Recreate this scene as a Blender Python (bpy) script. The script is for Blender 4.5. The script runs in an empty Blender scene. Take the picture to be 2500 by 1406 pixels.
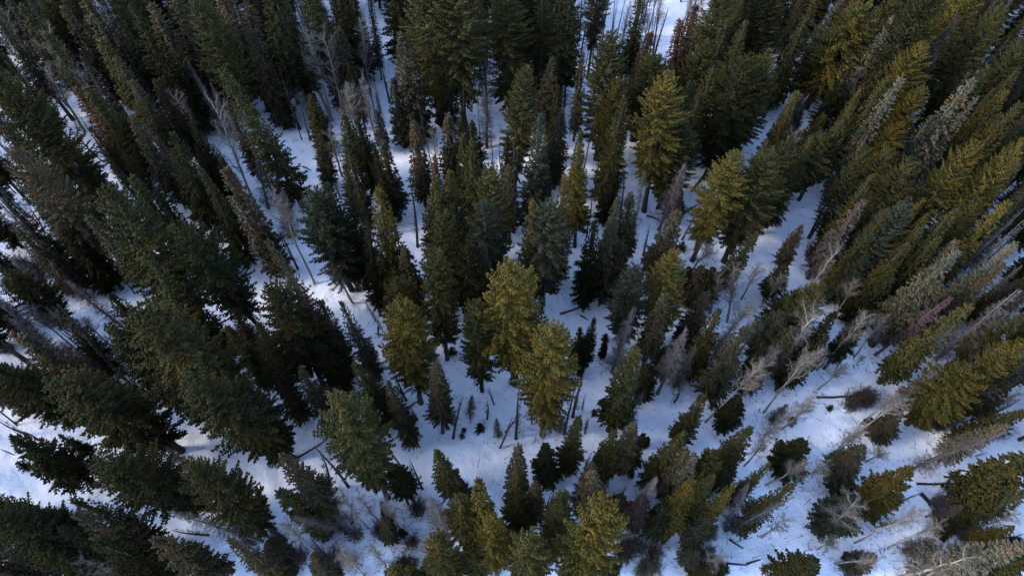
import bpy, math, random
import numpy as np
from mathutils import Vector, Matrix

# ------------------------------------------------------------------ camera, world, sun, exposure
scene = bpy.context.scene
H = 75.0                                   # flying height above the snow (m)
TH = math.radians(30.9)                    # tilt away from straight down
F = 1667.0                                 # focal length in photograph pixels (2500 wide)
cam_d = bpy.data.cameras.new("camera"); cam = bpy.data.objects.new("camera", cam_d)
scene.collection.objects.link(cam)
cam.location = (0, 0, H); cam.rotation_euler = (TH, 0, 0)
cam_d.sensor_width = 36; cam_d.lens = F / 2500 * 36; cam_d.clip_end = 4000; cam_d.clip_start = 0.5
scene.camera = cam

SUN_EL = math.radians(32); SUN_AZ = math.radians(262)      # azimuth measured clockwise from +Y: sun low on the left
world = bpy.data.worlds.new("World"); scene.world = world; world.use_nodes = True
wn = world.node_tree.nodes; wl = world.node_tree.links
sky = wn.new("ShaderNodeTexSky"); sky.sky_type = 'NISHITA'; sky.sun_disc = False
sky.sun_elevation = SUN_EL; sky.sun_rotation = SUN_AZ; sky.altitude = 2500; sky.air_density = 0.75; sky.dust_density = 3.5
wl.new(sky.outputs[0], wn["Background"].inputs[0]); wn["Background"].inputs[1].default_value = 0.15
sun_d = bpy.data.lights.new("sun", 'SUN'); sun_d.energy = 0.55; sun_d.angle = math.radians(14.0); sun_d.color = (1.0, 0.90, 0.76)
sun = bpy.data.objects.new("sun", sun_d); scene.collection.objects.link(sun)
sd = Vector((math.sin(SUN_AZ) * math.cos(SUN_EL), math.cos(SUN_AZ) * math.cos(SUN_EL), math.sin(SUN_EL)))
sun.rotation_euler = sd.to_track_quat('Z', 'Y').to_euler()
vs = scene.view_settings; vs.view_transform = 'Standard'; vs.look = 'None'; vs.exposure = 2.8; vs.gamma = 1.0
vs.use_curve_mapping = False

rng = np.random.default_rng(7); random.seed(7)
col = scene.collection

# ------------------------------------------------------------------ pixel <-> world
CT, ST = math.cos(TH), math.sin(TH)
def ray(px, py):
    u = (px - 1250) / F; v = (703 - py) / F
    return np.array([u, ST + v * CT, -CT + v * ST])
def at_height(px, py, z=0.0):
    d = ray(px, py); k = (H - z) / -d[2]
    return np.array([d[0] * k, d[1] * k, z])
def project(p):
    x, y, z = p[0], p[1], p[2] - H
    depth = y * ST - z * CT
    return 1250 + F * x / depth, 703 - F * (y * CT + z * ST) / depth, depth

# ------------------------------------------------------------------ materials
def mat(name): 
    m = bpy.data.materials.new(name); m.use_nodes = True
    nt = m.node_tree; b = nt.nodes["Principled BSDF"]
    return m, nt, b
def foliage_mat():
    m, nt, b = mat("conifer_needles")
    oi = nt.nodes.new("ShaderNodeObjectInfo")
    at = nt.nodes.new("ShaderNodeAttribute"); at.attribute_name = "tone"
    mul = nt.nodes.new("ShaderNodeMix"); mul.data_type = 'RGBA'; mul.blend_type = 'MULTIPLY'; mul.inputs[0].default_value = 1
    # patches of browner, yellower and greener needles, different on every tree
    tc = nt.nodes.new("ShaderNodeTexCoord"); ad = nt.nodes.new("ShaderNodeVectorMath"); ad.operation = 'ADD'
    rs = nt.nodes.new("ShaderNodeMath"); rs.operation = 'MULTIPLY'; rs.inputs[1].default_value = 90
    nt.links.new(oi.outputs["Random"], rs.inputs[0]); nt.links.new(tc.outputs["Object"], ad.inputs[0]); nt.links.new(rs.outputs[0], ad.inputs[1])
    n = nt.nodes.new("ShaderNodeTexNoise"); n.inputs["Scale"].default_value = .55; n.inputs["Detail"].default_value = 3
    nt.links.new(ad.outputs[0], n.inputs[0])
    r = nt.nodes.new("ShaderNodeValToRGB"); e = r.color_ramp.elements
    e[0].position = .30; e[0].color = (.78, .95, .90, 1); e[1].position = .72; e[1].color = (1.38, 1.10, .85, 1)
    m_ = e.new(.5); m_.color = (1, 1, 1, 1)
    nt.links.new(n.outputs[0], r.inputs[0])
    mot = nt.nodes.new("ShaderNodeMix"); mot.data_type = 'RGBA'; mot.blend_type = 'MULTIPLY'; mot.inputs[0].default_value = 1
    nt.links.new(oi.outputs["Color"], mot.inputs[6]); nt.links.new(r.outputs[0], mot.inputs[7])
    nt.links.new(mot.outputs[2], mul.inputs[6]); nt.links.new(at.outputs["Color"], mul.inputs[7])
    # alpha of the tone attribute marks flecks of snow lying on the sprays
    sn = nt.nodes.new("ShaderNodeMix"); sn.data_type = 'RGBA'
    nt.links.new(at.outputs["Alpha"], sn.inputs[0]); nt.links.new(mul.outputs[2], sn.inputs[6]); sn.inputs[7].default_value = (.75, .78, .82, 1)
    nt.links.new(sn.outputs[2], b.inputs["Base Color"])
    tr = nt.nodes.new("ShaderNodeBsdfTranslucent"); ms = nt.nodes.new("ShaderNodeMixShader"); ms.inputs[0].default_value = .38
    nt.links.new(sn.outputs[2], tr.inputs[0]); nt.links.new(b.outputs[0], ms.inputs[1]); nt.links.new(tr.outputs[0], ms.inputs[2])
    nt.links.new(ms.outputs[0], nt.nodes["Material Output"].inputs[0])
    b.inputs["Roughness"].default_value = 0.95; b.inputs["Specular IOR Level"].default_value = 0.04
    return m
def wood_mat(name, dark, light, scale=3.0, rough=0.85, obj_tint=False):
    m, nt, b = mat(name)
    tc = nt.nodes.new("ShaderNodeTexCoord"); mp = nt.nodes.new("ShaderNodeMapping"); mp.inputs["Scale"].default_value = (scale, scale, scale * .25)
    n = nt.nodes.new("ShaderNodeTexNoise"); n.inputs["Scale"].default_value = 2.0; n.inputs["Detail"].default_value = 4
    r = nt.nodes.new("ShaderNodeValToRGB"); r.color_ramp.elements[0].color = (*dark, 1); r.color_ramp.elements[1].color = (*light, 1)
    r.color_ramp.elements[0].position = .35; r.color_ramp.elements[1].position = .68
    nt.links.new(tc.outputs["Object"], mp.inputs[0]); nt.links.new(mp.outputs[0], n.inputs[0]); nt.links.new(n.outputs[0], r.inputs[0])
    if obj_tint:
        oi = nt.nodes.new("ShaderNodeObjectInfo"); mul = nt.nodes.new("ShaderNodeMix"); mul.data_type = 'RGBA'; mul.blend_type = 'MULTIPLY'; mul.inputs[0].default_value = 1
        nt.links.new(r.outputs[0], mul.inputs[6]); nt.links.new(oi.outputs["Color"], mul.inputs[7]); nt.links.new(mul.outputs[2], b.inputs["Base Color"])
    else:
        nt.links.new(r.outputs[0], b.inputs["Base Color"])
    b.inputs["Roughness"].default_value = rough; b.inputs["Specular IOR Level"].default_value = 0.06
    return m
M_FOL = foliage_mat()
M_BARK = wood_mat("conifer_bark", (.030, .024, .022), (.085, .066, .055))
M_CHAR = wood_mat("dead_dark_wood", (.020, .017, .018), (.070, .058, .055))
M_GREY = wood_mat("weathered_twigs", (.75, .75, .75), (1.2, 1.2, 1.2), obj_tint=True)
M_ASPEN = wood_mat("aspen_bark", (.13, .115, .090), (.30, .265, .21), 1.5)
M_TWIG = wood_mat("aspen_twigs", (.12, .10, .078), (.21, .175, .14))
def snow_mat():
    m, nt, b = mat("snow")
    tc = nt.nodes.new("ShaderNodeTexCoord")
    n = nt.nodes.new("ShaderNodeTexNoise"); n.inputs["Scale"].default_value = .12; n.inputs["Detail"].default_value = 6
    r = nt.nodes.new("ShaderNodeValToRGB"); r.color_ramp.elements[0].color = (.74, .75, .78, 1); r.color_ramp.elements[1].color = (.86, .87, .89, 1)
    r.color_ramp.elements[0].position = .3; r.color_ramp.elements[1].position = .7
    nt.links.new(tc.outputs["Object"], n.inputs[0]); nt.links.new(n.outputs[0], r.inputs[0])
    # fallen needles and bark crumbs: sparse specks
    v = nt.nodes.new("ShaderNodeTexNoise"); v.inputs["Scale"].default_value = 4.0; v.inputs["Detail"].default_value = 5
    r2 = nt.nodes.new("ShaderNodeValToRGB"); r2.color_ramp.elements[0].position = .70; r2.color_ramp.elements[1].position = .80
    r2.color_ramp.elements[0].color = (0, 0, 0, 1); r2.color_ramp.elements[1].color = (.6, .6, .6, 1)
    nt.links.new(tc.outputs["Object"], v.inputs[0]); nt.links.new(v.outputs[0], r2.inputs[0])
    mx = nt.nodes.new("ShaderNodeMix"); mx.data_type = 'RGBA'; mx.inputs[7].default_value = (.16, .12, .09, 1)
    nt.links.new(r2.outputs[0], mx.inputs[0]); nt.links.new(r.outputs[0], mx.inputs[6]); nt.links.new(mx.outputs[2], b.inputs["Base Color"])
    b.inputs["Roughness"].default_value = .6; b.inputs["Specular IOR Level"].default_value = .3
    bn = nt.nodes.new("ShaderNodeTexNoise"); bn.inputs["Scale"].default_value = .8; bn.inputs["Detail"].default_value = 7
    bp = nt.nodes.new("ShaderNodeBump"); bp.inputs["Strength"].default_value = .6; bp.inputs["Distance"].default_value = .5
    nt.links.new(tc.outputs["Object"], bn.inputs[0]); nt.links.new(bn.outputs[0], bp.inputs["Height"]); nt.links.new(bp.outputs[0], b.inputs["Normal"])
    return m
M_SNOW = snow_mat()

# ------------------------------------------------------------------ mesh helpers
def mesh_np(name, verts, faces, m, tone=None, smooth=False):
    me = bpy.data.meshes.new(name)
    verts = np.asarray(verts, np.float32); faces = np.asarray(faces, np.int32)
    k = faces.shape[1]
    me.vertices.add(len(verts)); me.vertices.foreach_set("co", verts.ravel())
    me.loops.add(faces.size); me.loops.foreach_set("vertex_index", faces.ravel())
    me.polygons.add(len(faces)); me.polygons.foreach_set("loop_start", np.arange(0, faces.size, k, dtype=np.int32))
    me.polygons.foreach_set("loop_total", np.full(len(faces), k, np.int32))
    if smooth: me.polygons.foreach_set("use_smooth", np.ones(len(faces), bool))
    me.update(calc_edges=True); me.materials.append(m)
    if tone is not None:
        a = me.color_attributes.new("tone", 'FLOAT_COLOR', 'POINT'); a.data.foreach_set("color", np.asarray(tone, np.float32).ravel())
    return me
def norm(a): return a / np.maximum(np.linalg.norm(a, axis=-1, keepdims=True), 1e-9)
def frames(d):
    ref = np.where(np.abs(d[:, 2:3]) > .9, np.array([[1., 0, 0]]), np.array([[0, 0, 1.]]))
    a = norm(np.cross(d, ref)); b = np.cross(d, a)
    return a, b
def spindles(base, tip, rad, flat=.6):
    """needle-clad shoots: three-sided spindles, 5 verts and 6 triangles each"""
    n = len(base); d = norm(tip - base); a, b = frames(d)
    mid = base + (tip - base) * .45
    V = np.empty((n, 5, 3)); V[:, 0] = base; V[:, 4] = tip
    ph = rng.uniform(0, 6.28, n)
    for i in range(3):
        t = ph + i * 2.0944
        V[:, 1 + i] = mid + (a * np.cos(t)[:, None] + b * np.sin(t)[:, None] * flat) * rad[:, None]
    f = np.array([[0, 2, 1], [0, 3, 2], [0, 1, 3], [1, 2, 4], [2, 3, 4], [3, 1, 4]])
    Fc = (f[None] + (np.arange(n) * 5)[:, None, None]).reshape(-1, 3)
    return V.reshape(-1, 3), Fc
def prisms(p0, p1, r0, r1):
    """straight twigs: three-sided open prisms"""
    n = len(p0); d = norm(p1 - p0); a, b = frames(d)
    V = np.empty((n, 6, 3))
    for i in range(3):
        t = i * 2.0944
        o = a * math.cos(t) + b * math.sin(t)
        V[:, i] = p0 + o * r0[:, None]; V[:, 3 + i] = p1 + o * r1[:, None]
    f = np.array([[0, 1, 4, 3], [1, 2, 5, 4], [2, 0, 3, 5]])
    return V.reshape(-1, 3), (f[None] + (np.arange(n) * 6)[:, None, None]).reshape(-1, 4)
def tube(pts, rads, sides=8):
    pts = np.asarray(pts, float); rads = np.asarray(rads, float); n = len(pts)
    d = norm(np.gradient(pts, axis=0)); a, b = frames(d)
    V = np.empty((n, sides, 3))
    for i in range(sides):
        t = 2 * math.pi * i / sides
        V[:, i] = pts + (a * math.cos(t) + b * math.sin(t)) * rads[:, None]
    f = []
    for j in range(n - 1):
        for i in range(sides):
            k = (i + 1) % sides
            f.append((j * sides + i, j * sides + k, (j + 1) * sides + k, (j + 1) * sides + i))
    V = V.reshape(-1, 3); c = len(V)
    V = np.vstack([V, pts[-1:]])
    for i in range(sides): f.append(((n - 1) * sides + i, (n - 1) * sides + (i + 1) % sides, c, c))
    f = [x if x[2] != x[3] else (x[0], x[1], x[2], x[0]) for x in f]
    return V, [x for x in f if len(set(x)) == 4], [x[:3] for x in f if len(set(x)) == 3]
def tube_mesh(name, parts, m):
    V = []; Fq = []; off = 0
    for pts, rads, s in parts:
        v, q, t = tube(pts, rads, s)
        V.append(v); Fq += [tuple(i + off for i in x) for x in q] + [tuple(i + off for i in x) for x in t]; off += len(v)
    me = bpy.data.meshes.new(name); me.from_pydata(np.vstack(V).tolist(), [], Fq); me.materials.append(m)
    me.polygons.foreach_set("use_smooth", np.ones(len(me.polygons), bool)); me.update()
    return me
def trunk_mesh(h, r, m, wob=.12, top=.02):
    z = np.linspace(-.6, h, 12); ph = rng.uniform(0, 6, 2)
    pts = np.stack([wob * np.sin(z * .25 + ph[0]) - wob * math.sin(ph[0]), wob * np.sin(z * .21 + ph[1]) - wob * math.sin(ph[1]), z], 1)
    rad = r * np.clip(1 - z / h, 0, 1.2) ** .8 + top; rad[0] *= 1.35; rad[1] *= 1.05
    return tube_mesh("trunk", [(pts, rad, 8)], m)

# ------------------------------------------------------------------ conifer crown
def crown_mesh(kind, h, R, base, nb, dens=1.0, seed=0, gap=.0):
    r_ = np.random.default_rng(seed)
    # branches low to high, spiralling
    t = np.sort(r_.uniform(0, 1, nb) ** (1.0 if kind == 'N' else .95))
    az = np.arange(nb) * 2.39996 + r_.normal(0, .35, nb)
    if kind == 'F':
        prof = np.minimum(1, 1.42 * (1 - t) ** .50) * (.50 + .50 * np.clip(t / .42, 0, 1) ** .8)
        pitch = np.radians(-22 + 62 * t ** 1.1); curl = .28
    elif kind == 'S':
        prof = np.minimum(1, 1.1 * (1 - t) ** .85) * (.66 + .34 * np.clip(t / .2, 0, 1))
        pitch = np.radians(-20 + 55 * t ** 1.3); curl = .18
    else:
        prof = np.minimum(1, 1.25 * (1 - t) ** .95) * (.7 + .3 * np.clip(t / .12, 0, 1))
        pitch = np.radians(-28 + 50 * t ** 1.6); curl = .12
    # uneven outline: sectors that bulge or fall short, and single long or missing limbs
    lob = 1 + .16 * np.sin(az * 2 + r_.uniform(0, 6)) * np.sin(t * 7 + r_.uniform(0, 6)) + .10 * np.sin(az * 3 + t * 13)
    L = R * prof * lob * r_.uniform(.72, 1.12, nb) + .12
    keep = r_.uniform(0, 1, nb) > gap; t, az, pitch, L = t[keep], az[keep], pitch[keep], L[keep]
    pitch = pitch + r_.normal(0, .12, len(t))
    z0 = base + (h - base) * t
    B = []; T = []; Rd = []; tone = []
    sp = .22 / dens
    for i in range(len(t)):
        ca, sa = math.cos(az[i]), math.sin(az[i]); out = np.array([ca, sa, 0.]); side = np.array([-sa, ca, 0.])
        cp, sp_ = math.cos(pitch[i]), math.sin(pitch[i])
        n = max(2, int(L[i] * .78 / sp)); s = np.linspace(.22 if L[i] > 1 else .1, 1, n) 
        x = L[i] * s * cp; z = L[i] * s * sp_ + curl * L[i] * (s ** 2 - s * .5)
        P = np.array([0, 0, z0[i]]) + x[:, None] * out + z[:, None] * np.array([0, 0, 1.])
        br = r_.uniform(.72, 1.28); warm = r_.normal(0, .06)
        sl = (.15 + .26 * L[i] ** .5 * np.sin(np.clip((1.08 - s), 0, 1) * 2.3).clip(.35, 1))
        for sgn in (-1, 1, 0, 2):
            if sgn == 2:
                keep2 = r_.uniform(0, 1, n) < .75
                if not keep2.any(): continue
                dirv = out * .45 + np.array([0, 0, .55]) + side * r_.normal(0, .35, n)[:, None]
                ll = sl * .45
            elif sgn == 0:
                keep2 = np.ones(n, bool)
                dirv = np.repeat((out * cp + np.array([0, 0, sp_ + curl * .6]))[None], n, 0) + r_.normal(0, .12, (n, 3)); ll = np.full(n, max(.3, sp * 1.7))
            else:
                keep2 = np.ones(n, bool)
                dirv = side * sgn * .85 + out * .62 + np.array([0, 0, -.10]) + r_.normal(0, .16, (n, 3)); ll = sl * r_.uniform(.7, 1.2, n)
            dirv = norm(dirv); b = P[keep2]; e = b + dirv[keep2] * ll[keep2, None]
            B.append(b); T.append(e); Rd.append((.082 + .088 * ll[keep2]) * r_.uniform(.75, 1.2, keep2.sum()))
            c = br * r_.uniform(.88, 1.12, keep2.sum())
            snow = (r_.uniform(0, 1, keep2.sum()) < .0).astype(float)
            tone.append(np.stack([c * (1 + warm), c, c * (1 - warm), snow], 1))
    # leader
    B.append(np.array([[0, 0, h - .5], [0, 0, h - .1]])); T.append(np.array([[0, 0, h + .1], [0.02, 0, h + .45]])); Rd.append(np.array([.07, .05])); tone.append(np.array([[1, 1, 1, 0.]] * 2))
    B = np.vstack(B); T = np.vstack(T); Rd = np.concatenate(Rd); tone = np.vstack(tone)
    V, Fc = spindles(B, T, Rd)
    return mesh_np("crown", V, Fc, M_FOL, np.repeat(tone, 5, 0))

def dead_mesh(h, R, nb, seed, base=.08, curve=.2, sub=5, stub=False):
    """fine bare branches of a dead conifer"""
    r_ = np.random.default_rng(seed)
    P0 = []; P1 = []; A = []; Bq = []
    for i in range(nb):
        t = r_.uniform(0, 1); az = r_.uniform(0, 6.28)
        L = R * min(1, 1.3 * (1 - t) ** .8) * r_.uniform(.45, 1.1) + .1
        if stub: L *= r_.uniform(.2, 1)
        z0 = h * (base + (1 - base) * t) - .05; out = np.array([math.cos(az), math.sin(az), 0]); side = np.array([-out[1], out[0], 0])
        p = np.array([0, 0, z0]); d = out + np.array([0, 0, r_.uniform(-.55, .15)])
        d /= np.linalg.norm(d); q = p + d * L * .5; e = q + (d + np.array([0, 0, curve + .2])) * L * .45
        P0 += [p, q]; P1 += [q, e]; A += [.030, .020]; Bq += [.020, .010]
        for k in range(sub):
            s = r_.uniform(.3, 1); b = p + (q - p) * min(1, s * 2) if s < .5 else q + (e - q) * (s * 2 - 1)
            dd = side * r_.choice([-1, 1]) * .8 + out * .6 + r_.normal(0, .3, 3); dd /= np.linalg.norm(dd)
            P0.append(b); P1.append(b + dd * L * r_.uniform(.2, .45)); A.append(.015); Bq.append(.007)
    V, Fc = prisms(np.array(P0), np.array(P1), np.array(A), np.array(Bq))
    return mesh_np("branches", V, Fc, M_GREY)

def aspen_meshes(h, R, seed, fork=.5, crook=.25, fine=True):
    r_ = np.random.default_rng(seed)
    z = np.linspace(-.5, h * .93, 11)
    w = np.cumsum(r_.normal(0, crook * .35, (11, 2)), 0) * np.linspace(0, 1, 11)[:, None]
    w -= np.linspace(0, 1, 11)[:, None] * w[-1] * .6
    pts = np.stack([w[:, 0], w[:, 1], z], 1); r0 = .06 + h * .008
    tr = [(pts, r0 * np.clip(1 - z / h, .08, 1.1) ** .75 + .012, 7)]
    limbs = []; P0 = []; P1 = []; A = []; Bq = []
    def twig(p, d, L, r, depth):
        n = 3; q = p.copy(); dd = d.copy(); 
        for j in range(n):
            dd = dd + r_.normal(0, .22, 3) + np.array([0, 0, .09]); dd /= np.linalg.norm(dd)
            e = q + dd * L / n
            P0.append(q); P1.append(e); A.append(r * (1 - j / n * .6)); Bq.append(r * (1 - (j + 1) / n * .6))
            if depth > 0:
                for k in range(2 if depth > 1 else (3 if fine else 2)):
                    nd = dd + r_.normal(0, .62, 3); nd /= np.linalg.norm(nd)
                    twig(q + (e - q) * r_.uniform(0, 1), nd, L * r_.uniform(.35, .6), max(r * .6, .006), depth - 1)
            q = e
    nl = int(12 + h * .4)
    for i in range(nl):
        t = fork + (1 - fork) * (i / nl) ** .9; k = t * 10; a = int(min(k, 9)); p = pts[a] + (pts[a + 1] - pts[a]) * (k - a)
        az = i * 2.4 + r_.normal(0, .4); L = R * (1.45 - .75 * (t - fork) / (1 - fork)) * r_.uniform(.6, 1.15)
        d = np.array([math.cos(az) * .8, math.sin(az) * .8, r_.uniform(.7, 1.5)]); d /= np.linalg.norm(d)
        n = 6; pp = [p]; dd = d.copy()
        for j in range(n):
            dd = dd + r_.normal(0, .20, 3) + np.array([0, 0, .05]); dd /= np.linalg.norm(dd)
            pp.append(pp[-1] + dd * L / n)
            for kk in range(3):
                nd = dd + r_.normal(0, .6, 3); nd /= np.linalg.norm(nd)
                twig(pp[-1], nd, L * r_.uniform(.25, .5), .011, 1)
        rb = r0 * .42 * (1.25 - t)
        limbs.append((np.array(pp), np.linspace(rb + .026, .016, n + 1), 5))
    tm = tube_mesh("trunk", tr, M_ASPEN); lm = tube_mesh("limbs", limbs, M_ASPEN)
    V, Fc = prisms(np.array(P0), np.array(P1), np.array(A), np.array(Bq))
    return tm, lm, mesh_np("twigs", V, Fc, M_TWIG)

def shrub_mesh(h, R, seed, n=60):
    r_ = np.random.default_rng(seed); P0 = []; P1 = []; A = []; Bq = []
    for i in range(n):
        az = r_.uniform(0, 6.28); sp_ = r_.uniform(.1, 1) * R; p = np.array([r_.normal(0, .25 * R), r_.normal(0, .25 * R), -.1])
        tip = np.array([math.cos(az) * sp_, math.sin(az) * sp_, h * r_.uniform(.6, 1.05)]); q = p
        for j in range(4):
            e = p + (tip - p) * (j + 1) / 4 + r_.normal(0, .07, 3)
            P0.append(q); P1.append(e); A.append(.024 - .004 * j); Bq.append(.02 - .004 * j)
            for k in range(5):
                d = (tip - p) / np.linalg.norm(tip - p) + r_.normal(0, .5, 3); d /= np.linalg.norm(d)
                P0.append(q); P1.append(q + d * r_.uniform(.2, .6)); A.append(.013); Bq.append(.006)
            q = e
    V, Fc = prisms(np.array(P0), np.array(P1), np.array(A), np.array(Bq))
    return mesh_np("twigs", V, Fc, M_GREY)

# ------------------------------------------------------------------ library of shared meshes: (height, crown radius, {part: mesh})
LIB = {}
LIB['F'] = [(22., 3.0, {'trunk': trunk_mesh(22, .30, M_BARK), 'crown': crown_mesh('F', 22, 3.0, b, 300, 1.0, 100 + i, .04)}) for i, b in enumerate((3.5, 5.0, 2.8, 6.5, 4.5, 3.5))]
LIB['S'] = [(18., 2.2, {'trunk': trunk_mesh(18, .24, M_BARK), 'crown': crown_mesh('S', 18, 2.2, b, 300, 1.0, 200 + i, .05)}) for i, b in enumerate((1.5, 2.5, 3.5, 2.0, 5.0, 1.2))]
LIB['N'] = [(18., 1.35, {'trunk': trunk_mesh(18, .20, M_BARK), 'crown': crown_mesh('N', 18, 1.35, b, 330, 1.0, 300 + i, .06)}) for i, b in enumerate((1.6, 3.0, 4.5, 2.2, 5.0, 1.2))]
LIB['C'] = [(3., 1.0, {'trunk': trunk_mesh(3, .07, M_BARK, .03), 'crown': crown_mesh('S', 3, 1.0, .25, 55, 1.25, 400 + i, 0)}) for i in range(3)]
LIB['D'] = [(15., 1.3, {'trunk': trunk_mesh(15, .17, M_GREY), 'branches': dead_mesh(15, 1.3, 260, 500 + i, (.12, .3, .06, .2)[i], sub=7)}) for i in range(4)]
LIB['P'] = [(14., .6, {'trunk': trunk_mesh(14, .15, M_CHAR, .16, .03), 'branches': dead_mesh(14, .75, 85, 600 + i, .2, sub=2, stub=True)}) for i in range(4)]
LIB['A'] = []
for i, (fk, ck, fine) in enumerate(((.5, .2, True), (.42, .35, True), (.6, .25, True), (.35, .5, False), (.55, .4, True))):
    tm, lm, tw = aspen_meshes(15., 2.0, 700 + i, fk, ck, fine); LIB['A'].append((15., 2.0, {'trunk': tm, 'limbs': lm, 'twigs': tw}))
LIB['B'] = [(1.8, 1.4, {'twigs': shrub_mesh(1.8, 1.4, 800 + i)}) for i in range(3)]
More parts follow.
